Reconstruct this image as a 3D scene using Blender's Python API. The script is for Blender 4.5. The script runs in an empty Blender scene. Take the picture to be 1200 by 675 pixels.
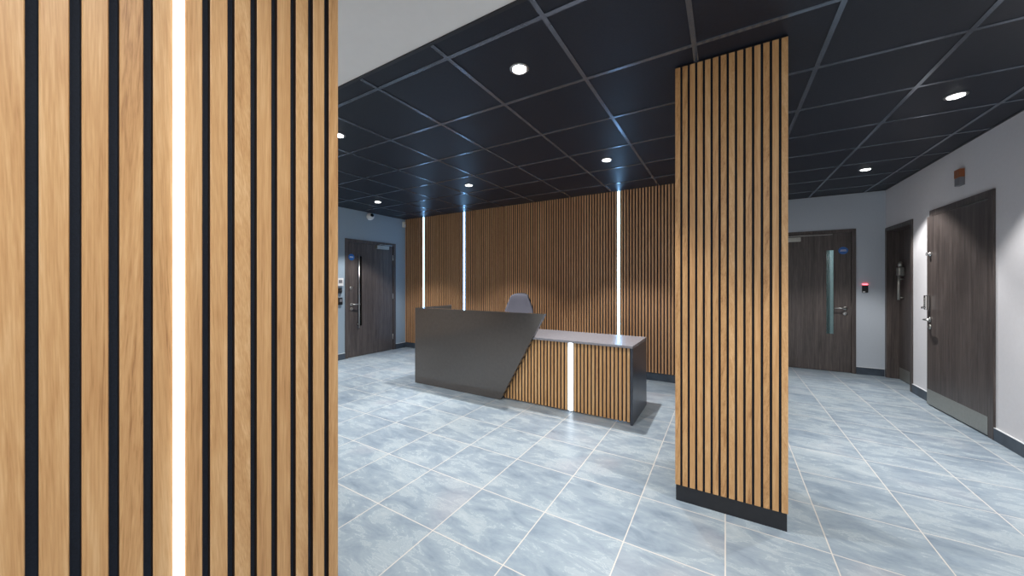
import bpy, bmesh, math, random
from mathutils import Vector, Matrix
random.seed(7)
C = bpy.context.scene.collection
PI = math.pi
H = 2.53            # ceiling height
CAM = 1.265         # eye height

# ------------------------------------------------------------------ mesh builder
class MB:
    def __init__(s):
        s.bm = bmesh.new(); s.rnd = s.bm.faces.layers.float.new('rnd')
    def face(s, vs, mi=0, r=0.0, smooth=False):
        try:
            f = s.bm.faces.new(vs)
        except ValueError:
            return None
        f.material_index = mi; f[s.rnd] = r; f.smooth = smooth
        return f
    def box(s, x0, x1, y0, y1, z0, z1, mi=0, r=0.0):
        v = [s.bm.verts.new((x, y, z)) for z in (z0, z1) for y in (y0, y1) for x in (x0, x1)]
        for q in ((0,2,3,1),(4,5,7,6),(0,1,5,4),(2,6,7,3),(1,3,7,5),(0,4,6,2)):
            s.face([v[i] for i in q], mi, r)
        return s
    def prism(s, pts, axis, a0, a1, mi=0, r=0.0, side_mi=None, smooth=False):
        """pts: 2D outline; axis: which coordinate is extruded (0,1,2)"""
        def mk(p, a):
            c = [p[0], p[1]]; c.insert(axis, a); return s.bm.verts.new(c)
        A = [mk(p, a0) for p in pts]; B = [mk(p, a1) for p in pts]
        n = len(pts)
        s.face(list(reversed(A)), mi, r); s.face(B, mi, r)
        for i in range(n):
            j = (i+1) % n
            m = mi if side_mi is None else side_mi[i]
            s.face([A[i], A[j], B[j], B[i]], m, r, smooth)
        return s
    def tube(s, pts, rad, seg=12, mi=0, cap=True):
        pts = [Vector(p) for p in pts]; n = len(pts)
        rad = rad if isinstance(rad, (list, tuple)) else [rad]*n
        rings = []; up = None
        for i, p in enumerate(pts):
            d = (pts[min(i+1, n-1)] - pts[max(i-1, 0)]).normalized()
            if up is None:
                up = d.orthogonal().normalized()
            else:
                up = (up - d*up.dot(d)).normalized()
            sd = d.cross(up)
            rings.append([s.bm.verts.new(p + (up*math.cos(t) + sd*math.sin(t))*rad[i])
                          for t in [2*PI*k/seg for k in range(seg)]])
        for i in range(n-1):
            for k in range(seg):
                l = (k+1) % seg
                s.face([rings[i][k], rings[i][l], rings[i+1][l], rings[i+1][k]], mi, 0, True)
        if cap:
            s.face(list(reversed(rings[0])), mi); s.face(rings[-1], mi)
        return s
    def lathe(s, prof, center=(0,0,0), axis='z', seg=24, mi=0):
        """prof: (radius, height) pairs"""
        c = Vector(center); rings = []
        for (r, h) in prof:
            ring = []
            for k in range(seg):
                t = 2*PI*k/seg; a, b = r*math.cos(t), r*math.sin(t)
                q = {'z': (a, b, h), 'y': (a, h, -b), 'x': (h, a, b)}[axis]
                ring.append(s.bm.verts.new(c + Vector(q)))
            rings.append(ring)
        for i in range(len(rings)-1):
            for k in range(seg):
                l = (k+1) % seg
                s.face([rings[i][k], rings[i][l], rings[i+1][l], rings[i+1][k]], mi, 0, True)
        s.face(list(reversed(rings[0])), mi); s.face(rings[-1], mi)
        return s
    def build(s, name, mats, parent=None, off=(0,0,0), bevel=0.0, auto=True):
        if not isinstance(mats, (list, tuple)): mats = [mats]
        bmesh.ops.recalc_face_normals(s.bm, faces=s.bm.faces)
        me = bpy.data.meshes.new(name)
        if any(off):
            bmesh.ops.translate(s.bm, verts=s.bm.verts, vec=-Vector(off))
        s.bm.to_mesh(me); s.bm.free()
        o = bpy.data.objects.new(name, me); C.objects.link(o)
        for m in mats: me.materials.append(m)
        if parent is not None:
            o.parent = parent
        elif any(off):
            o.location = off
        if bevel:
            b = o.modifiers.new('edge', 'BEVEL'); b.width = bevel; b.segments = 2; b.limit_method = 'ANGLE'
        return o

def tag(o, label, cat, group=None, kind=None):
    if label: o['label'] = label
    if cat: o['category'] = cat
    if group: o['group'] = group
    if kind: o['kind'] = kind
    return o
def thing(name, label, cat, loc=(0,0,0), rotz=0.0, group=None, kind=None):
    o = bpy.data.objects.new(name, None); C.objects.link(o)
    o.empty_display_size = .1
    o.location = loc; o.rotation_euler = (0, 0, rotz)
    return tag(o, label, cat, group, kind)
def struct(name, mb, mats, label=None, cat=None, parent=None, **k):
    o = mb.build(name, mats, parent, **k); o['kind'] = 'structure'
    if label: o['label'] = label
    if cat: o['category'] = cat
    return o
def dup(root, loc, label, group=None):
    r = root.copy(); C.objects.link(r); r.location = loc; r['label'] = label
    if group: r['group'] = group
    for ch in list(root.children):
        c = ch.copy(); C.objects.link(c); c.parent = r
        for g in list(ch.children):
            d = g.copy(); C.objects.link(d); d.parent = c
    return r

# ------------------------------------------------------------------ materials
class NT:
    def __init__(s, name):
        s.m = bpy.data.materials.new(name); s.m.use_nodes = True
        s.t = s.m.node_tree; s.N = s.t.nodes
        s.b = s.N['Principled BSDF']
    def n(s, typ, **kw):
        x = s.N.new(typ)
        for k, v in kw.items():
            if k.startswith('i_'):
                key = k[2:]; key = int(key) if key.isdigit() else key
                x.inputs[key].default_value = v
            else: setattr(x, k, v)
        return x
    def l(s, a, b): s.t.links.new(a, b)
    def math(s, op, a, b=None, c=None):
        x = s.n('ShaderNodeMath', operation=op)
        for i, v in enumerate((a, b, c)):
            if v is None: continue
            if isinstance(v, (int, float)): x.inputs[i].default_value = v
            else: s.l(v, x.inputs[i])
        return x.outputs[0]
    def ramp(s, fac, stops):
        x = s.n('ShaderNodeValToRGB'); e = x.color_ramp.elements
        while len(e) < len(stops): e.new(.5)
        for el, (p, c) in zip(e, stops):
            el.position = p; el.color = (*c, 1)
        s.l(fac, x.inputs[0]); return x.outputs[0]
    def mix(s, fac, a, b, typ='MIX'):
        x = s.n('ShaderNodeMix', data_type='RGBA', blend_type=typ)
        for sock, v in ((x.inputs[0], fac), (x.inputs[6], a), (x.inputs[7], b)):
            if isinstance(v, (int, float)): sock.default_value = v
            elif isinstance(v, tuple): sock.default_value = (*v, 1)
            else: s.l(v, sock)
        return x.outputs[2]
    def bump(s, h, strength=.2, dist=.01):
        x = s.n('ShaderNodeBump'); x.inputs['Strength'].default_value = strength
        x.inputs['Distance'].default_value = dist
        s.l(h, x.inputs['Height']); s.l(x.outputs[0], s.b.inputs['Normal'])
    def set(s, **k):
        for a, v in k.items():
            key = {'color': 'Base Color', 'rough': 'Roughness', 'metal': 'Metallic', 'spec': 'Specular IOR Level',
                   'trans': 'Transmission Weight', 'ior': 'IOR', 'emit': 'Emission Color', 'estr': 'Emission Strength',
                   'alpha': 'Alpha', 'coat': 'Coat Weight', 'coatr': 'Coat Roughness'}[a]
            if isinstance(v, tuple): v = (*v, 1)
            if isinstance(v, (int, float)) or isinstance(v, tuple): s.b.inputs[key].default_value = v
            else: s.l(v, s.b.inputs[key])
        return s

def srgb(r, g, b):
    f = lambda c: (c/255/12.92) if c/255 <= .04045 else ((c/255+.055)/1.055)**2.4
    return (f(r), f(g), f(b))

def plain(name, col, rough=.5, var=.06, scale=8.0, bump=.0, **k):
    t = NT(name)
    tc = t.n('ShaderNodeTexCoord')
    no = t.n('ShaderNodeTexNoise'); no.inputs['Scale'].default_value = scale; no.inputs['Detail'].default_value = 4
    t.l(tc.outputs['Object'], no.inputs['Vector'])
    lo = tuple(c*(1-var) for c in col); hi = tuple(min(1, c*(1+var)) for c in col)
    t.set(color=t.ramp(no.outputs[0], [(.3, lo), (.7, hi)]), rough=rough, **k)
    if bump: t.bump(no.outputs[0], bump, .002)
    return t.m

def wood(name, stops, zscale=1.6, xscale=42.0, rough=.42, spread=.35, bump=.08, leaning=.16, vary=.5):
    t = NT(name)
    tc = t.n('ShaderNodeTexCoord')
    at = t.n('ShaderNodeAttribute', attribute_name='rnd')
    rn = at.outputs['Fac']
    sh = t.n('ShaderNodeCombineXYZ')
    t.l(t.math('MULTIPLY', rn, 37.0), sh.inputs[0]); t.l(t.math('MULTIPLY', rn, 19.0), sh.inputs[1]); t.l(t.math('MULTIPLY', rn, 53.0), sh.inputs[2])
    add = t.n('ShaderNodeVectorMath', operation='ADD'); t.l(tc.outputs['Object'], add.inputs[0]); t.l(sh.outputs[0], add.inputs[1])
    mp = t.n('ShaderNodeMapping'); mp.inputs['Scale'].default_value = (xscale, xscale, zscale)
    # each strip is cut from another plank: a small lean of the grain
    sp = t.n('ShaderNodeSeparateXYZ'); t.l(tc.outputs['Object'], sp.inputs[0])
    lz = t.math('MULTIPLY', sp.outputs[2], t.math('MULTIPLY', t.math('POWER', t.math('MULTIPLY', t.math('SUBTRACT', rn, .5), 2.0), 3.0), leaning))
    lean = t.n('ShaderNodeCombineXYZ'); t.l(lz, lean.inputs[0]); t.l(lz, lean.inputs[1])
    ad2 = t.n('ShaderNodeVectorMath', operation='ADD'); t.l(add.outputs[0], ad2.inputs[0]); t.l(lean.outputs[0], ad2.inputs[1]); add = ad2
    t.l(add.outputs[0], mp.inputs[0])
    n1 = t.n('ShaderNodeTexNoise'); n1.inputs['Scale'].default_value = 1; n1.inputs['Detail'].default_value = 5
    n1.inputs['Roughness'].default_value = .6; n1.inputs['Distortion'].default_value = .9
    t.l(mp.outputs[0], n1.inputs['Vector'])
    mp2 = t.n('ShaderNodeMapping'); mp2.inputs['Scale'].default_value = (xscale*9, xscale*9, zscale*7)
    t.l(add.outputs[0], mp2.inputs[0])
    n2 = t.n('ShaderNodeTexNoise'); n2.inputs['Scale'].default_value = 1; n2.inputs['Detail'].default_value = 3
    t.l(mp2.outputs[0], n2.inputs['Vector'])
    f = t.math('ADD', t.math('MULTIPLY', n1.outputs[0], .6), t.math('MULTIPLY', n2.outputs[0], .4))
    f = t.math('ADD', f, t.math('MULTIPLY', t.math('SUBTRACT', rn, .5), spread*vary))
    col = t.ramp(f, stops)
    t.set(color=col, rough=rough)
    t.bump(f, bump, .002)
    return t.m

OAK = wood('oak_veneer', [(.30, srgb(158, 112, 68)), (.42, srgb(194, 147, 96)), (.54, srgb(207, 162, 110)), (.70, srgb(224, 185, 136))], xscale=55.0, zscale=2.2, bump=.05, vary=.3)
OAKW = wood('oak_veneer_cool_lit', [(.28, srgb(166, 118, 80)), (.42, srgb(190, 142, 100)), (.56, srgb(206, 158, 114)), (.74, srgb(222, 180, 136))], xscale=55.0, zscale=2.2, bump=.05, vary=.45)  # same oak, the back wall's cooler light put into its tone
OAK_EDGE = plain('oak_edge_dark', srgb(58, 42, 30), .6)  # own dark brown of the slat sides
DOORWOOD = wood('dark_oak_laminate', [(.25, srgb(52, 46, 45)), (.45, srgb(84, 76, 73)), (.6, srgb(106, 97, 93)), (.78, srgb(136, 126, 120))], zscale=1.1, xscale=32, rough=.40, bump=.05, leaning=0.0)
FELT = plain('black_backing_felt', srgb(24, 32, 45), .85, .2, 300, .2)
BLACK = plain('black_satin', srgb(24, 25, 28), .4)
BLACKP = plain('black_plinth', srgb(30, 31, 36), .35, .15, 30)
WALL = plain('white_emulsion', srgb(226, 225, 228), .75, .015, 40, .05)
WALLB = plain('white_emulsion_led_tint', srgb(150, 167, 180), .75, .015, 40, .05)  # white wall paint, blue spill of the light strips put into its colour
WALLF = plain('white_emulsion_shade_tint', srgb(190, 198, 207), .75, .015, 40, .05)  # white wall paint, greyed to carry the corridor's dimmer light
SOFFIT = plain('white_ceiling_plaster', srgb(238, 234, 230), .8, .01, 20)
TILE_C = plain('black_ceiling_tile', srgb(34, 37, 46), .45, .12, 90, .1, spec=.3)
BAR = plain('grey_ceiling_bar', srgb(122, 130, 142), .22, .05, 20, spec=.6, metal=.7)
STEEL = plain('brushed_steel', srgb(190, 190, 188), .28, .06, 60, metal=1.0)
STEEL_D = plain('dull_steel_plate', srgb(168, 168, 162), .4, .05, 40, metal=.75)
CHROME = plain('satin_chrome', srgb(215, 215, 215), .15, .03, 40, metal=1.0)
WHITEP = plain('white_plastic', srgb(228, 228, 228), .35, .02)
GREYP = plain('grey_plastic', srgb(120, 120, 125), .45, .04)
CREAM = plain('cream_plastic', srgb(214, 205, 188), .4, .03)
ORANGE = plain('orange_brown_plastic', srgb(150, 88, 52), .4, .06)
BLUE = plain('blue_sign', srgb(28, 98, 176), .35, .04)
GLOSSB = plain('black_gloss', srgb(14, 14, 17), .08, .05)
SKIRT = plain('slate_skirting', srgb(66, 76, 88), .4, .25, 9, .1)
SEAL = plain('white_sealant', srgb(222, 226, 228), .5, .02)
GROUTW = SEAL
DESK = plain('dark_grey_gloss_panel', srgb(82, 79, 77), .12, .06, 30, coat=.2, coatr=.1)
DESKTOP = plain('grey_stone_worktop', srgb(138, 138, 145), .25, .14, 90)
DESKEND = plain('dark_stone_end_panel', srgb(60, 66, 76), .3, .12, 60, spec=.35)
FABRIC = plain('grey_chair_fabric', srgb(112, 113, 126), .9, .12, 260, .4)
CHAIRP = plain('black_chair_plastic', srgb(30, 30, 34), .45, .06)

def emit(name, col, s):
    t = NT(name)
    tc = t.n('ShaderNodeTexCoord'); no = t.n('ShaderNodeTexNoise'); no.inputs['Scale'].default_value = 3
    t.l(tc.outputs['Object'], no.inputs['Vector'])
    t.set(color=(.9, .9, .9), emit=t.ramp(no.outputs[0], [(.3, tuple(c*.97 for c in col)), (.7, col)]), estr=s)
    return t.m
LED = emit('led_diffuser', (.27, .57, 1.0), 11.0)
LEDD = emit('led_diffuser_desk', (.80, .90, 1.0), 3.5)
LEDN = emit('led_diffuser_near', (.84, .90, 1.0), 5.0)
LENS = emit('downlight_lens', (1.0, .98, .96), 14.0)
REDLED = emit('red_indicator', (1.0, .08, .12), 3.0)

def glass(name, col):
    t = NT(name)
    lw = t.n('ShaderNodeLayerWeight'); lw.inputs[0].default_value = .2
    t.set(color=t.mix(lw.outputs[0], col, tuple(c*.9 for c in col)), rough=.03, trans=1.0, ior=1.45)
    return t.m
TEAL = glass('teal_tinted_glass', (.42, .62, .62))

def floor_material():
    t = NT('slate_floor_tile')
    T, V0, U0 = .4265, .0475, 0.0
    tc = t.n('ShaderNodeTexCoord'); sp = t.n('ShaderNodeSeparateXYZ'); t.l(tc.outputs['Object'], sp.inputs[0])
    u = t.math('DIVIDE', t.math('SUBTRACT', sp.outputs[0], U0), T)
    v = t.math('DIVIDE', t.math('SUBTRACT', sp.outputs[1], V0), T)
    iu, iv = t.math('FLOOR', u), t.math('FLOOR', v)
    fu, fv = t.math('SUBTRACT', u, iu), t.math('SUBTRACT', v, iv)
    d = t.math('MINIMUM', t.math('MINIMUM', fu, t.math('SUBTRACT', 1, fu)), t.math('MINIMUM', fv, t.math('SUBTRACT', 1, fv)))
    gr = t.math('LESS_THAN', d, .0062)
    cid = t.n('ShaderNodeCombineXYZ'); t.l(iu, cid.inputs[0]); t.l(iv, cid.inputs[1])
    wn = t.n('ShaderNodeTexWhiteNoise', noise_dimensions='3D'); t.l(cid.outputs[0], wn.inputs['Vector'])
    wsc = t.n('ShaderNodeVectorMath', operation='SCALE'); t.l(wn.outputs['Color'], wsc.inputs[0]); wsc.inputs['Scale'].default_value = 40
    add = t.n('ShaderNodeVectorMath', operation='ADD'); t.l(tc.outputs['Object'], add.inputs[0]); t.l(wsc.outputs[0], add.inputs[1])
    # riven clouds, drawn out along one diagonal of the tile
    mp = t.n('ShaderNodeMapping'); mp.inputs['Rotation'].default_value = (0, 0, .5); mp.inputs['Scale'].default_value = (4.5, 10.5, 3.0)
    t.l(add.outputs[0], mp.inputs[0])
    n1 = t.n('ShaderNodeTexNoise'); n1.inputs['Scale'].default_value = 1.0; n1.inputs['Detail'].default_value = 7; n1.inputs['Roughness'].default_value = .68; n1.inputs['Distortion'].default_value = .45
    t.l(mp.outputs[0], n1.inputs['Vector'])
    n2 = t.n('ShaderNodeTexNoise'); n2.inputs['Scale'].default_value = 3.2; n2.inputs['Detail'].default_value = 3
    t.l(add.outputs[0], n2.inputs['Vector'])
    f = t.math('ADD', t.math('MULTIPLY', n1.outputs[0], .75), t.math('MULTIPLY', n2.outputs[0], .25))
    f = t.math('ADD', f, t.math('MULTIPLY', t.math('SUBTRACT', wn.outputs['Value'], .5), .05))
    col = t.ramp(f, [(.30, srgb(106, 122, 137)), (.44, srgb(132, 147, 160)), (.54, srgb(146, 160, 170)), (.70, srgb(172, 183, 188))])
    # thin pale riven ledges where the cloud crosses a level
    led = t.math('LESS_THAN', t.math('ABSOLUTE', t.math('SUBTRACT', f, .545)), .006)
    col = t.mix(t.math('MULTIPLY', led, .35), col, srgb(190, 202, 205))
    # faint rusty blush
    n3 = t.n('ShaderNodeTexNoise'); n3.inputs['Scale'].default_value = 1.7; n3.inputs['Detail'].default_value = 2
    t.l(add.outputs[0], n3.inputs['Vector'])
    col = t.mix(t.ramp(n3.outputs[0], [(.6, (0, 0, 0)), (.75, (.35, .35, .35))]), col, srgb(168, 166, 172))
    col = t.mix(gr, col, srgb(200, 196, 189))
    t.set(color=col, rough=t.ramp(f, [(.3, (.30,)*3), (.7, (.42,)*3)]), spec=.45)
    h = t.math('SUBTRACT', f, t.math('MULTIPLY', gr, .25))
    t.bump(h, .12, .005)
    return t.m
FLOOR = floor_material()

# ------------------------------------------------------------------ room shell
UL, UR, VB, VF, VFRONT = -5.43, 1.86, 4.90, 6.70, -2.4
UC = .47           # side wall of the corridor
VS = 1.355         # where the white ceiling meets the black grid
struct('floor', MB().box(UL-.15, UR+.15, VFRONT, VF+.15, -.12, 0), FLOOR, 'blue grey slate tiled floor with pale grout lines', 'floor')

# left wall with opening for door 1
D1V0, D1W, D1H = 3.566, 1.051, 2.02
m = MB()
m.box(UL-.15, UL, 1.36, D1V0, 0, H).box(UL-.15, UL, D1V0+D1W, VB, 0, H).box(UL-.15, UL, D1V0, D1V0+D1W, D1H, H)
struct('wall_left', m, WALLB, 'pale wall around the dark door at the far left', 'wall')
struct('wall_left_front', MB().box(UL-.15, UL, VFRONT, 1.36, 0, H), OAK, 'oak clad stretch of the left wall nearer the entrance', 'wall')
struct('wall_back', MB().box(UL-.15, UC, VB, VB+.12, 0, H), WALL, 'plain wall behind the oak slats', 'wall')
struct('wall_corridor', MB().box(UC-.12, UC, VB+.12, VF, 0, H), WALL, 'corridor wall behind the end of the slatted cladding', 'wall')
D2U0, D2W, D2H = .56, 1.003, 2.03
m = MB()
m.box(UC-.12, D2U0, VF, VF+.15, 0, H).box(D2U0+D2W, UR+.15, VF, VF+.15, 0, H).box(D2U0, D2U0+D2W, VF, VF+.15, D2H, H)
struct('wall_far', m, WALLF, 'white end wall of the corridor, greyed for shade, around its fire door', 'wall')
D3 = (5.885, .80, 2.01)    # near edge v, width, height  (recessed door)
D4 = (4.435, 1.035, 2.03)  # near door standing slightly open
m = MB()
m.box(UR, UR+.15, VFRONT, D4[0], 0, H).box(UR, UR+.15, D4[0]+D4[1], D3[0], 0, H).box(UR, UR+.15, D3[0]+D3[1], VF, 0, H)
m.box(UR, UR+.15, D4[0], D4[0]+D4[1], D4[2], H).box(UR, UR+.15, D3[0], D3[0]+D3[1], D3[2], H)
struct('wall_right', m, WALL, 'white right hand wall holding two dark doors', 'wall')
m = MB()
m.box(UL-.15, -4.6, VFRONT-.15, VFRONT, 0, H).box(1.2, UR+.15, VFRONT-.15, VFRONT, 0, H).box(-4.6, 1.2, VFRONT-.15, VFRONT, 2.35, H)
struct('wall_front', m, WALL, 'unseen front wall, its wide opening added to let light in', 'wall')  # out of view; opening made so ambient light reaches the room

# ceilings
struct('ceiling', MB().box(UL-.15, UR+.15, VS, VF+.15, H, H+.05), TILE_C, 'black suspended tile ceiling with grey grid bars', 'ceiling')
struct('ceiling_front', MB().box(UL-.15, UR+.15, VFRONT-.15, VS, H, H+.06), SOFFIT, 'plain white plaster ceiling beside the foreground oak column', 'ceiling')
P, GU, GV = .595, -.1405, 1.4965
m = MB(); bw = .012
us = [GU + P*k for k in range(-9, 4)]; us = [x for x in us if UL < x < UR]
vs = [GV + P*k for k in range(0, 9)]; vs = [y for y in vs if VS < y < VF]
for x in us: m.box(x-bw, x+bw, VS, VF, H-.005, H+.001)
ue = [UL] + us + [UR]
for y in vs:
    for a, b in zip(ue[:-1], ue[1:]):
        m.box(a+(bw if a != UL else 0), b-(bw if b != UR else 0), y-bw, y+bw, H-.0045, H+.001)
struct('trim_ceiling_grid', m, BAR, 'grey bars of the suspended ceiling grid', 'ceiling grid')
m = MB()
m.box(UL, UR, VS-.004, VS+.014, H-.008, H+.001)
m.box(UL, UL+.014, VS+.014, VB-.06, H-.006, H+.001)
m.box(UR-.014, UR, VS+.014, VF, H-.006, H+.001)
m.box(UC, UR-.014, VF-.014, VF, H-.006, H+.001)
struct('trim_ceiling_edge', m, BLACKP, 'dark edge angle of the black ceiling', 'trim')

# skirtings
SK, ST = .098, .012
def skirt(name, boxes, label):
    m = MB()
    for (x0, x1, y0, y1, side) in boxes:
        m.box(x0, x1, y0, y1, 0, SK)
        m.box(x0, x1, y0, y1, SK, SK+.005, 1)
    struct(name, m, [SKIRT, SEAL], label, 'skirting')
skirt('baseboard_left', [(UL, UL+ST, VFRONT, D1V0-.002, 0), (UL, UL+ST, D1V0+D1W+.002, VB-.045, 0)], 'dark slate skirting beside the far left door')
skirt('baseboard_far', [(UC, D2U0-.002, VF-ST, VF, 0), (D2U0+D2W+.002, UR-.015, VF-ST, VF, 0)], 'dark slate skirting beside the corridor fire door')
skirt('baseboard_right', [(UR-ST, UR, VFRONT, D4[0]-.002, 0), (UR-ST, UR, D4[0]+D4[1]+.002, D3[0]-.002, 0)], 'dark slate skirting along the right hand wall')
m = MB().box(UL, UC, VB-.03, VB, 0, SK)
struct('baseboard_back', m, SKIRT, 'dark slate skirting under the oak slatted wall', 'skirting')

# ------------------------------------------------------------------ slats
SD = .012
def slat(m, axis, a0, a1, face, out, z0, z1, b=.0012):
    """one slat: spans a0..a1 along the axis (0=u,1=v); its front at 'face', looking towards sign 'out'"""
    r = random.random()
    bk = face - out*SD; fb = face - out*b
    pts = [(a0, bk), (a1, bk), (a1, fb), (a1-b, face), (a0+b, face), (a0, fb)]
    if axis == 1: pts = [(q, p) for p, q in pts]
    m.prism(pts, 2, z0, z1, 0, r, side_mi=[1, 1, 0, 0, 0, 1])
def slat_run(m, axis, a0, a1, face, out, z0, z1, w=.027, pitch=.03846):
    n = max(1, round((a1-a0-w)/pitch)+1)
    p = (a1-a0-w)/max(1, n-1)
    for k in range(n): slat(m, axis, a0+k*p, a0+k*p+w, face, out, z0, z1)

# back wall cladding: four lengths between three light strips
FACE = VB-.04
strips = [-4.923, -3.935, -1.245]; LW = .0155
edges = [UL+.004] + strips + [UC]
lab = ['narrow length of oak slat cladding left of all the wall light strips, beside the corner',
       'oak slat cladding between the two close-set wall light strips',
       'long oak slat cladding behind the office chair, between the second and third wall light strips',
       'oak slat cladding right of all the wall light strips, passing behind the slatted column']
for i in range(4):
    a = edges[i] + (0 if i == 0 else LW+.0135); b = edges[i+1] - (0 if i == 3 else LW+.0135)
    t = thing('slat_wall_panel', lab[i], 'slatted wall panel', ((a+b)/2, VB, 0), group='oak slat panels on the back wall', kind='thing')
    off = ((a+b)/2, VB, 0)
    MB().box(a-.013 if i else a, b+.013 if i < 3 else b, FACE+SD, VB, SK+.004, H).build('backing', FELT, t, off)
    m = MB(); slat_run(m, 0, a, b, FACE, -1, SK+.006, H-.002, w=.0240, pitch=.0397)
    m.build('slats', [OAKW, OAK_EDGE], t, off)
sl = ['wall light strip nearest the corner, leftmost of three on the oak cladding',
      'middle wall light strip, rising behind the high dark desk panel',
      'wall light strip standing alone, rising behind the low desk counter']
for i, s in enumerate(strips):
    t = thing('light_strip', sl[i], 'light strip', (s, VB, 0), group='vertical light strips on the back wall')
    off = (s, VB, 0)
    m = MB().box(s-LW, s-LW+.0025, FACE-.001, VB, SK+.006, H-.004).box(s+LW-.0025, s+LW, FACE-.001, VB, SK+.006, H-.004)
    m.box(s-LW+.0025, s+LW-.0025, VB-.008, VB, SK+.006, H-.004).build('channel', STEEL, t, off)
    MB().box(s-LW+.003, s+LW-.003, FACE-.005, VB-.009, SK+.008, H-.006).build('diffuser', LED, t, off)

# ------------------------------------------------------------------ columns
def column(name, label, u0, u1, v0, v1, front):
    """front: 'v0' (slats counted from u0) or 'u1'"""
    c = ((u0+u1)/2, (v0+v1)/2, 0)
    t = thing(name, label, 'column', c, kind='thing')
    MB().box(u0+SD, u1-SD, v0+SD, v1-SD, .0, H).build('core', FELT, t, c)
    m = MB(); q = .004
    m.box(u0+q, u1-q, v0+q, v0+SD, 0, .092).box(u0+q, u1-q, v1-SD, v1-q, 0, .092)
    m.box(u0+q, u0+SD, v0+SD, v1-SD, 0, .092).box(u1-SD, u1-q, v0+SD, v1-SD, 0, .092)
    m.build('plinth', BLACKP, t, c)
    return t, c
t, c = column('slatted_column', 'square oak slatted column standing free on the floor, black plinth at its foot', -.25, .273, 2.25, 2.773, 'v0')
m = MB()
slat_run(m, 0, -.25, .273, 2.25, -1, .093, H-.012)
slat_run(m, 0, -.25, .273, 2.773, 1, .093, H-.012)
for f, o in ((-.25, -1), (.273, 1)): slat_run(m, 1, 2.25+SD+.009, 2.773-SD-.009, f, o, .093, H-.012)
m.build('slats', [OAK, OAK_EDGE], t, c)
m = MB().box(-.25, .273, 2.25, 2.773, H-.010, H-.0055)
m.build('top_collar', BLACKP, t, c)

u0, u1, v0, v1 = -1.40, -.824, -.0766, .5235
t, c = column('slatted_column', 'oak slatted column close to the viewer, one white light strip set in its face', u0, u1, v0, v1, 'u1')
m = MB()
g0, gp, gw = .0655, .03846, .0115
gs = [g0 + gp*k for k in range(-3, 12)]
ed = [v0]
for k, g in enumerate(gs):
    e = g - (.0014 if k == 7 else 0)
    slat(m, 1, ed[-1], e, u1, 1, .093, H-.002); ed.append(g+gw+(.0014 if k == 7 else 0))
slat(m, 1, ed[-1], v1, u1, 1, .093, H-.002)
slat_run(m, 1, v0, v1, u0, -1, .093, H-.002)
for f, o in ((v0, -1), (v1, 1)): slat_run(m, 0, u0+SD+.009, u1-SD-.009, f, o, .093, H-.002)
m.build('slats', [OAK, OAK_EDGE], t, c)
gl = gs[7]
s0 = MB().box(u1-.0115, u1-.0085, gl-.0010, gl+gw+.0010, .093, H-.003).build('light_channel', STEEL, t, c)
d0 = MB().box(u1-.0084, u1+.002, gl-.0008, gl+gw+.0008, .093, H-.003).build('light_diffuser', LEDN, s0, c)

# ------------------------------------------------------------------ reception desk
DV0, DV1, DZ = 3.22, 3.85, .707
DL, DR = -3.385, -.70
dc = ((DL+DR)/2, DV0, 0)
t = thing('reception_desk', 'dark grey reception desk with slanted high front panel and low oak slatted counter', 'desk', dc)
# slanted panel: leans over to the right at the top
pts = [(DL, .002), (-2.085, .002), (-1.553, .955), (DL, .955)]
m = MB().prism(pts, 1, DV0-.03, DV0+.02)
m.build('high_front_panel', DESK, t, dc, bevel=.002)
m = MB().box(DL, DL+.04, DV0+.021, DV1, .002, .955)
m.build('high_side_panel', DESK, t, dc, bevel=.002)
MB().box(DL+.041, DR, DV0+.021, DV1, DZ-.022, DZ).build('worktop', DESKTOP, t, dc, bevel=.0015)
MB().box(-1.775, DR, DV0-.004, DV0+.0205, DZ-.022, DZ).build('counter_edge', DESKTOP, t, dc, bevel=.0015)
MB().box(DR-.022, DR, DV0-.004, DV1, .002, DZ-.0225).build('end_panel', DESKEND, t, dc, bevel=.0015)
FD = .018
m = MB().box(-2.30, DR-.0225, DV0+.024+FD, DV0+.042+FD, .012, DZ-.0225)
m.build('front_board', FELT, t, dc)
m = MB(); LU, LH = -1.30, .031
def clip_run(m, a0, a1):
    w, p = .0240, .0374
    n = round((a1-a0-w)/p)+1; p = (a1-a0-w)/(n-1)
    for k in range(n): slat(m, 0, a0+k*p, a0+k*p+w, DV0+.012+FD, -1, .014, DZ-.023)
clip_run(m, LU+LH+.004, DR-.034)
clip_run(m, -2.22, LU-LH-.004)
m.build('counter_slats', [OAK, OAK_EDGE], t, dc)
ch = MB().box(LU-LH, LU-LH+.003, DV0+.012+FD, DV0+.0238+FD, .014, DZ-.023).box(LU+LH-.003, LU+LH, DV0+.012+FD, DV0+.0238+FD, .014, DZ-.023)
ch.box(LU-LH+.003, LU+LH-.003, DV0+.020+FD, DV0+.0238+FD, .014, DZ-.023)
cho = ch.build('light_channel', WHITEP, t, dc)
MB().box(LU-.015, LU+.015, DV0+.010+FD, DV0+.0198+FD, .014, DZ-.023).build('light_diffuser', LEDD, cho, dc)

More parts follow.
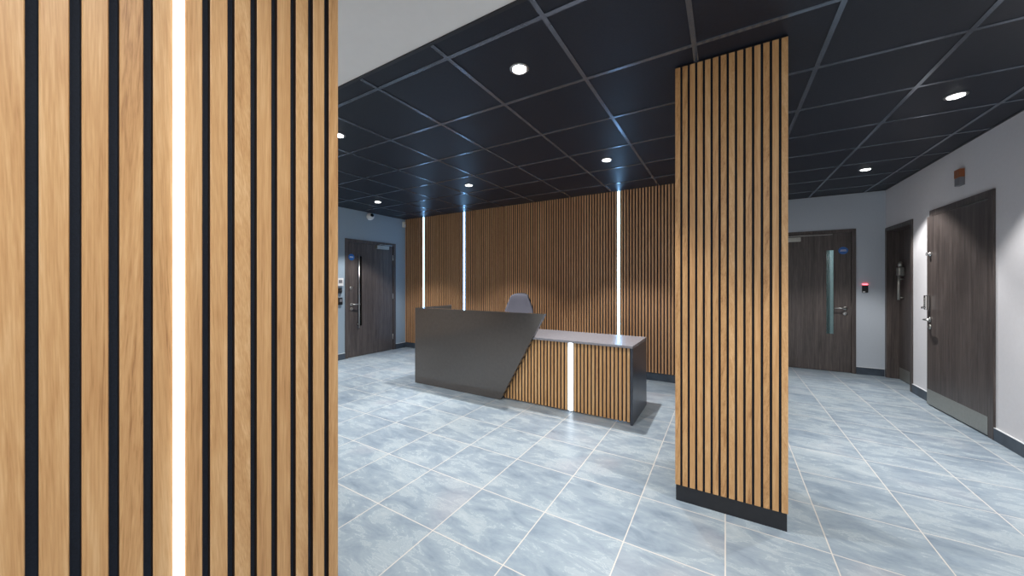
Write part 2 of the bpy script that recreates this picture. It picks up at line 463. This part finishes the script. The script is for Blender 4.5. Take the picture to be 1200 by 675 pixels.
# ------------------------------------------------------------------ office chair
def office_chair(loc, rz):
    t = thing('office_chair', 'grey fabric office chair behind the high dark panel of the desk', 'chair', loc, rz)
    # local: sitter faces -y
    def shell(y0, th, hw, mat, name, grow=0.0):
        m = MB(); NX, NZ = 12, 14
        zb, zt = .56, 1.122 + grow
        def pt(i, j, back):
            b = j/NZ; a = -1 + 2*i/NX
            z = zb + (zt-zb)*b
            w = hw*(1 - .15*max(0, (.2-b)/.2))
            if b > .55: w = hw*(1 - .36*((b-.55)/.45)**1.15)
            x = a*(w+grow)
            y = y0 + .05*(a*a)*-1 + .05*math.sin(b*2.2) + .05*b
            e = max(abs(a)**6, (abs(2*b-1))**8)
            y += (th*(1-.7*e)/2) * (1 if back else -1)
            z -= .045*(abs(a)**5)*max(0, (b-.5)/.5) + .012*a*a*max(0, (b-.5)/.5)
            return (x, y, z)
        F = [[m.bm.verts.new(pt(i, j, False)) for i in range(NX+1)] for j in range(NZ+1)]
        B = [[m.bm.verts.new(pt(i, j, True)) for i in range(NX+1)] for j in range(NZ+1)]
        for j in range(NZ):
            for i in range(NX):
                m.face([F[j][i], F[j][i+1], F[j+1][i+1], F[j+1][i]], 0, 0, True)
                m.face([B[j][i], B[j+1][i], B[j+1][i+1], B[j][i+1]], 0, 0, True)
        for j in range(NZ):
            m.face([F[j][0], F[j+1][0], B[j+1][0], B[j][0]], 0, 0, True)
            m.face([F[j][NX], B[j][NX], B[j+1][NX], F[j+1][NX]], 0, 0, True)
        for i in range(NX):
            m.face([F[0][i], B[0][i], B[0][i+1], F[0][i+1]], 0, 0, True)
            m.face([F[NZ][i], F[NZ][i+1], B[NZ][i+1], B[NZ][i]], 0, 0, True)
        return m.build(name, mat, t)
    shell(.20, .06, .215, FABRIC, 'backrest')
    shell(.245, .018, .205, CHAIRP, 'back_shell', .004)
    # seat: rounded pad
    m = MB(); N = 32; rings = []
    for (s, z) in ((.90, .455), (1.0, .47), (1.02, .495), (.98, .515), (.86, .525), (.4, .522)):
        rings.append([m.bm.verts.new((s*.235*math.copysign(abs(math.cos(q))**.55, math.cos(q)), -.03 + s*.225*math.copysign(abs(math.sin(q))**.55, math.sin(q)), z)) for q in [2*PI*k/N for k in range(N)]])
    for a, b in zip(rings[:-1], rings[1:]):
        for k in range(N): m.face([a[k], a[(k+1) % N], b[(k+1) % N], b[k]], 0, 0, True)
    m.face(list(reversed(rings[0]))); m.face(rings[-1])
    m.build('seat', FABRIC, t)
    MB().tube([(0, .10, .445), (0, .26, .44), (0, .305, .50), (0, .315, .68)], [.022, .022, .02, .018], 10).build('back_support', CHAIRP, t)
    MB().lathe([(.028, .11), (.028, .28), (.019, .282), (.019, .44), (.09, .443), (.09, .455)], (0, 0, 0)).build('gas_column', CHAIRP, t)
    for k in range(5):
        a = 2*PI*k/5 + .3
        e = (math.cos(a)*.29, math.sin(a)*.29)
        l = MB().tube([(math.cos(a)*.02, math.sin(a)*.02, .105), (e[0]*.6, e[1]*.6, .095), (e[0], e[1], .075)], [.026, .021, .016], 8).build('base_arm', CHAIRP, t)
        n = Vector((-math.sin(a), math.cos(a), 0))
        m = MB()
        for s in (-1, 1):
            p = Vector((e[0], e[1], .029)) + n*.016*s
            m.tube([p - n*.009, p - n*.006, p + n*.006, p + n*.009], [.022, .028, .028, .022], 14)
        m.tube([(e[0], e[1], .03), (e[0], e[1], .074)], .008, 8)
        m.build('caster', CHAIRP, l)
office_chair((-2.47, 4.07, 0), .12)

# ------------------------------------------------------------------ doors
# local frame: x left to right seen from the room, y into the wall, z up
def frame(t, W, Ht, fw, y0, y1):
    m = MB()
    m.box(0, fw, y0, y1, 0, Ht).box(W-fw, W, y0, y1, 0, Ht).box(fw, W-fw, y0, y1, Ht-fw, Ht)
    o = m.build('door_frame', DOORWOOD, t, bevel=.002); return o
def rosette(p, parent, x, z, y, r=.026):
    return MB().lathe([(r, y), (r, y-.006), (r*.85, y-.010), (r*.3, y-.0105)], (x, 0, z), 'y').build(p, STEEL, parent)
def lever(parent, x, z, y, dx):
    m = MB().lathe([(.026, y), (.026, y-.007), (.022, y-.010), (.004, y-.0105)], (x, 0, z), 'y')
    m.tube([(x, y-.009, z), (x, y-.038, z), (x+dx*.02, y-.052, z), (x+dx*.05, y-.055, z), (x+dx*.125, y-.055, z)], [.010, .010, .010, .0095, .009], 10)
    return m.build('handle', STEEL, parent)
def leaf_with_slot(x0, x1, y0, y1, z0, z1, s):
    m = MB()
    if s is None: m.box(x0, x1, y0, y1, z0, z1)
    else:
        sx0, sx1, sz0, sz1 = s
        m.box(x0, sx0, y0, y1, z0, z1).box(sx1, x1, y0, y1, z0, z1).box(sx0, sx1, y0, y1, z0, sz0).box(sx0, sx1, y0, y1, sz1, z1)
    return m
def closer(parent, x0, x1, z, y, armx):
    c = MB().box(x0, x1, y-.05, y, z-.032, z+.032).build('door_closer', STEEL_D, parent, bevel=.004)
    xm = x0 + (x1-x0)*.25
    MB().tube([(xm, y-.03, z+.033), (xm, y-.03, z+.045)], .008, 8).box(min(xm, armx), max(xm, armx), y-.036, y-.024, z+.046, z+.052).build('closer_arm', STEEL, c)
    return c
def disc_sign(parent, x, z, y, r=.05):
    s = MB().lathe([(r, y), (r, y-.002), (r*.98, y-.0025)], (x, 0, z), 'y', 32).build('sign_disc', BLUE, parent)
    s['label'] = 'round blue sign with pale lines'
    m = MB()
    for dz, hw in ((.008, .030), (-.006, .034)): m.box(x-hw, x+hw, y-.0035, y-.0026, z+dz-.003, z+dz+.003)
    m.build('sign_lines', WHITEP, s)
def pane_with_beads(leaf, s, y0, y1):
    sx0, sx1, sz0, sz1 = s
    MB().box(sx0+.0005, sx1-.0005, (y0+y1)/2-.003, (y0+y1)/2+.003, sz0+.0005, sz1-.0005).build('vision_pane', TEAL, leaf)
    b = .008; m = MB()
    m.box(sx0, sx0+b, y0-.001, y0+.012, sz0, sz1).box(sx1-b, sx1, y0-.001, y0+.012, sz0, sz1)
    m.box(sx0+b, sx1-b, y0-.001, y0+.012, sz0, sz0+b).box(sx0+b, sx1-b, y0-.001, y0+.012, sz1-b, sz1)
    m.build('glazing_bead', DOORWOOD, leaf)

# door 1: far left wall
t = thing('door_1', 'dark wood door in the left wall, long steel pull bar and overhead closer', 'door', (UL, D1V0, 0), PI/2, kind='structure')
W, Ht, fw = D1W, D1H, .055
frame(t, W, Ht, fw, -.012, .12)
yl = .006; slot = (.262, .335, .52, 1.745)
lf = leaf_with_slot(fw+.003, W-fw-.003, yl, yl+.044, .006, Ht-fw-.003, slot).build('door_leaf', DOORWOOD, t)
pane_with_beads(lf, slot, yl, yl+.044)
m = MB().tube([(.235, yl-.055, .50), (.235, yl-.055, 1.76)], .010, 12)
for z in (.56, 1.70): m.tube([(.235, yl, z), (.235, yl-.055, z)], .009, 10)
m.build('pull_bar', STEEL, lf)
lever(lf, .125, .905, yl, 1); rosette('key_cylinder', lf, .125, .83, yl); rosette('thumb_turn', lf, .12, 1.185, yl, .03)
closer(lf, .61, .87, 1.925, yl, .95)
disc_sign(lf, .125, 1.71, yl, .055)
for z in (.25, 1.02, 1.75): MB().tube([(W-fw-.004, yl-.006, z-.05), (W-fw-.004, yl-.006, z+.05)], .008, 10).build('hinge', STEEL, lf)

# door 2: end of the corridor
t = thing('door_2', 'dark wood fire door at the corridor end with narrow teal glass strip', 'door', (D2U0, VF, 0), 0, kind='structure')
W, Ht, fw = D2W, D2H, .045
frame(t, W, Ht, fw, -.012, .12)
slot = (.683, .778, .53, 1.748)
lf = leaf_with_slot(fw+.003, W-fw-.003, yl, yl+.044, .006, Ht-fw-.003, slot).build('door_leaf', DOORWOOD, t)
pane_with_beads(lf, slot, yl, yl+.044)
lever(lf, .893, .912, yl, -1); rosette('key_cylinder', lf, .893, .838, yl)
closer(lf, .07, .397, 1.915, yl, .75)
disc_sign(lf, .872, 1.73, yl, .052)
MB().box(W-fw-.0028, W-fw-.0005, yl-.002, yl+.02, .84, 1.0).build('lock_faceplate', CHROME, lf)

# door 3: recessed door near the corner
t = thing('door_3', 'dark recessed door in the right wall beside the corridor corner', 'door', (UR, D3[0]+D3[1], 0), -PI/2, kind='structure')
W, Ht, fw = D3[1], D3[2], .05
frame(t, W, Ht, fw, -.012, .155)
y3 = .105
lf = MB().box(fw+.003, W-fw-.003, y3, y3+.044, .006, Ht-fw-.003).build('door_leaf', DOORWOOD, t)
MB().box(fw+.02, W-fw-.02, y3-.0015, y3, .01, .16).build('kick_plate', STEEL_D, lf)
# steel fitting on the leaf: dome-topped body over a long vertical bar
x3 = .20
fit = MB().box(x3-.046, x3+.046, y3-.06, y3, 1.36, 1.475).build('lock_body', STEEL_D, lf, bevel=.014)
m = MB().lathe([(.024, 1.4755), (.024, 1.515), (.018, 1.54), (.006, 1.55)], (x3, y3-.03, 0))
m.build('lock_cap', STEEL_D, fit)
m = MB().tube([(x3, y3-.045, 1.05), (x3, y3-.045, 1.359)], .014, 12)
for z in (1.08, 1.32): m.tube([(x3, y3, z), (x3, y3-.045, z)], .009, 8)
m.build('pull_bar', STEEL_D, lf)

# door 4: near door, standing slightly open
t = thing('door_4', 'large dark wood door in the right wall standing slightly open, steel kick plate', 'door', (UR, D4[0]+D4[1], 0), -PI/2, kind='structure')
W, Ht, fw = D4[1], D4[2], .062
frame(t, W, Ht, fw, -.014, .14)
lw = W - 2*fw - .008
lf = MB().box(-lw, 0, 0, .044, .012, Ht-fw-.014).build('door_leaf', DOORWOOD, t)
lf.location = (W-fw-.004, -.012, 0); lf.rotation_euler = (0, 0, math.radians(2.6))
MB().box(-lw+.002, -.004, -.0018, 0, .014, .165).build('kick_plate', STEEL_D, lf)
lever(lf, -lw+.055, .89, 0, 1)
k = MB().box(-lw+.018, -lw+.062, -.034, 0, .99, 1.14).build('keypad_lock', CHROME, lf, bevel=.006)
m = MB()
for i in range(2):
    for j in range(5):
        m.lathe([(.005, -.034), (.005, -.037), (.003, -.038)], (-lw+.032+.016*i, 0, 1.035+.018*j), 'y', 10)
m.build('keypad_buttons', STEEL_D, k)
m = MB().tube([(-lw+.04, -.034, 1.012), (-lw+.04, -.055, 1.012)], .012, 12)
m.build('keypad_knob', CHROME, k)
rosette('key_cylinder', lf, -lw+.055, .815, 0)
m = MB().lathe([(.022, 0), (.022, -.005), (.014, -.012), (.010, -.02), (.016, -.03), (.004, -.034)], (-lw+.065, 0, 1.565), 'y', 16)
m.build('door_viewer', CHROME, lf)

# rooms beyond the glazed doors
ROOMW = plain('pale_teal_paint', srgb(95, 140, 142), .8, .02)
ROOMP = plain('white_paint_beyond', srgb(235, 240, 245), .8, .02)
DARKW = plain('dim_grey_paint', srgb(60, 66, 74), .85, .05)
m = MB()
x0, x1, y0, y1 = .2, 3.0, VF+.16, 8.6
m.box(x0, x1, y0, y1, -.12, -.02).box(x0, x1, y0, y1, H, H+.05).box(x0-.05, x0, y0, y1, -.1, H).box(x1, x1+.05, y0, y1, -.1, H).box(x0, x1, y1, y1+.05, -.1, H)
m.box(1.462, 2.2, 7.6, 7.7, -.02, H-.001, 1)
struct('wall_room_beyond', m, [ROOMW, ROOMP], 'pale room glimpsed through the corridor door glass', 'wall')
m = MB()
x0, x1, y0, y1 = UL-1.8, UL-.16, 3.2, 4.9
m.box(x0, x1, y0, y1, -.12, -.02).box(x0, x1, y0, y1, H, H+.05).box(x0-.05, x0, y0, y1, -.1, H).box(x0, x1, y0-.05, y0, -.1, H).box(x0, x1, y1, y1+.05, -.1, H)
struct('wall_lobby_beyond', m, DARKW, 'dim lobby behind the far left door', 'wall')

# ------------------------------------------------------------------ small wall fittings
t = thing('dome_camera', 'small white dome security camera high on the wall above the far left door', 'camera', (UL, 4.04, 2.452), PI/2)
MB().lathe([(.062, 0), (.062, -.02), (.05, -.03)], (0, 0, 0), 'y', 24).build('mount', WHITEP, t)
m = MB().lathe([(.018, -.088), (.04, -.08), (.054, -.06), (.058, -.04), (.054, -.028)], (0, 0, 0), 'y', 24)
m.build('housing', WHITEP, t)
lens = MB().lathe([(.026, .05), (.030, .052), (.030, .062), (.022, .066), (.004, .067)], (0, 0, 0), 'z', 20).build('lens', GLOSSB, t)
lens.location = (0, -.04, 0); lens.rotation_mode = 'QUATERNION'
lens.rotation_quaternion = Vector((-.22, -.9, .28)).to_track_quat('Z', 'Y')

t = thing('motion_sensor', 'small cream motion sensor in the corner at the end of the oak slats', 'sensor', (UL, VB-.085, 2.42), PI/2)
m = MB().prism([(-.03, 0), (.03, 0), (.03, -.025), (.018, -.045), (-.018, -.045), (-.03, -.025)], 2, -.055, .055)
m.build('housing', CREAM, t, bevel=.003)
MB().box(-.017, .017, -.048, -.0455, -.045, .005).build('lens', WHITEP, t)

t = thing('sounder_box', 'small box above the slightly open door, orange upper half and grey lower half', 'alarm', (UR+.002, 4.945, 2.163), -PI/2)
MB().box(0, .085, -.035, 0, 0, .074).build('base', GREYP, t, bevel=.003)
MB().box(0, .085, -.038, 0, .0745, .15).build('beacon', ORANGE, t, bevel=.004)

t = thing('card_reader', 'small black card reader with red light on the wall right of the corridor door', 'card reader', (1.654, VF+.002, 1.19), 0)
MB().box(-.03, .03, -.022, 0, -.055, .05).build('housing', BLACK, t, bevel=.004)
MB().box(-.026, .026, -.021, 0, .0505, .07).build('indicator', REDLED, t, bevel=.003)
MB().box(-.026, -.002, -.0235, -.0222, -.05, -.035).build('plate', WHITEP, t)

t = thing('entry_panel', 'white entry panel with dark buttons on the wall left of the far left door', 'entry panel', (UL, 3.47, 1.22), PI/2)
MB().box(-.055, .055, -.03, 0, .0, .13).build('housing', WHITEP, t, bevel=.004)
MB().box(-.03, .03, -.034, -.0305, .05, .10).build('screen', GREYP, t)
t = thing('exit_button', 'black oval button on the wall below the white entry panel', 'button', (UL, 3.475, 1.14), PI/2)
m = MB().tube([(0, -.012, -.02), (0, -.012, .02)], .03, 14); m.box(-.03, .03, -.012, 0, -.04, .04); m.build('housing', BLACK, t)
t = thing('break_glass_point', 'lower black call point on the wall beside the far left door', 'call point', (UL, 3.475, .97), PI/2)
MB().box(-.035, .035, -.03, 0, -.06, .06).build('housing', BLACK, t, bevel=.006)
MB().box(-.02, .02, -.033, -.0305, -.01, .035).build('window', GREYP, t)

# ------------------------------------------------------------------ downlights
def spot(loc, energy, size, blend=.35, rad=.022, col=(1, .975, .95), parent=None):
    l = bpy.data.lights.new('downlight_or_fill_spot', 'SPOT'); l.energy = energy; l.spot_size = math.radians(size)
    l.spot_blend = blend; l.shadow_soft_size = rad; l.color = col
    o = bpy.data.objects.new('downlight_or_fill_spot', l); C.objects.link(o); o.location = loc
    return o
G = 'recessed downlights in the black ceiling'
dl = thing('downlight', '', 'downlight', (-1.039, 1.795, H), group=G)
MB().lathe([(.040, -.002), (.048, -.006), (.056, -.004), (.058, 0), (.040, .0)], (0, 0, 0), 'z', 32).build('trim_ring', STEEL, dl)
MB().lathe([(.0395, -.0005), (.0395, -.0065), (.03, -.009), (.01, -.010)], (0, 0, 0), 'z', 32).build('lens', LENS, dl)
for (x, y, lb) in (
    (-1.039, 1.795, 'downlight nearest the white ceiling, alone in the big tile right of centre'),
    (-2.825, 1.795, 'downlight cut by the edge of the near oak column, close to the white ceiling'),
    (-1.039, 3.58, 'downlight above the low counter of the desk'),
    (-2.825, 3.58, 'downlight above the high panel of the desk, ahead of the middle wall strip'),
    (-4.610, 3.58, 'downlight nearest the far left door and dome camera'),
    (1.330, 3.58, 'downlight nearest the right edge, before the slightly open door'),
    (1.330, 5.37, 'downlight deepest in the corridor, before the fire door')):
    if (x, y) == (-1.039, 1.795): dl['label'] = lb
    else: dup(dl, (x, y, H), lb, G)
    spot((x, y, H-.03), 85, 96); spot((x, y, H-.03), 110, 66, 1.0)
for (x, y) in ((1.33, 1.79), (-4.61, 1.795)): spot((x, y, H-.03), 110, 96)

def area(loc, sx, sy, e, rot=(0, 0, 0), col=(1, 1, 1)):  # unseen fill lamps, added without any fixture
    l = bpy.data.lights.new('fill_lamp', 'AREA'); l.shape = 'RECTANGLE'; l.size = sx; l.size_y = sy; l.energy = e; l.color = col
    o = bpy.data.objects.new('fill_lamp', l); C.objects.link(o); o.location = loc; o.rotation_euler = rot
    return o
area((.4, -1.0, H-.04), 1.6, 1.2, 22)
spot((.3, .15, H-.03), 52, 140, .6, .08)  # unseen fill spot, added to brighten the near oak column
area((-2.6, -1.0, H-.04), 1.6, 1.2, 10)
area((1.2, 7.15, H-.05), .4, .4, 4)  # added fill for the room behind the corridor door

# ------------------------------------------------------------------ world, camera
w = bpy.data.worlds.new('daylight'); bpy.context.scene.world = w; w.use_nodes = True
bg = w.node_tree.nodes['Background']; bg.inputs[0].default_value = (1, .98, .96, 1); bg.inputs[1].default_value = 1.0

cam = bpy.data.cameras.new('camera'); co = bpy.data.objects.new('camera', cam); C.objects.link(co)
cam.sensor_width = 36; cam.lens = 411.7/1200*36
cam.shift_y = -5.5/1200; cam.clip_start = .02
co.location = (0, 0, CAM); co.rotation_euler = (PI/2, 0, math.atan2(.519, .855))
S = bpy.context.scene
S.camera = co
S.view_settings.view_transform = 'Standard'
S.view_settings.look = 'None'
S.view_settings.exposure = 0.25
S.cycles.use_denoising = True
S.cycles.max_bounces = 8
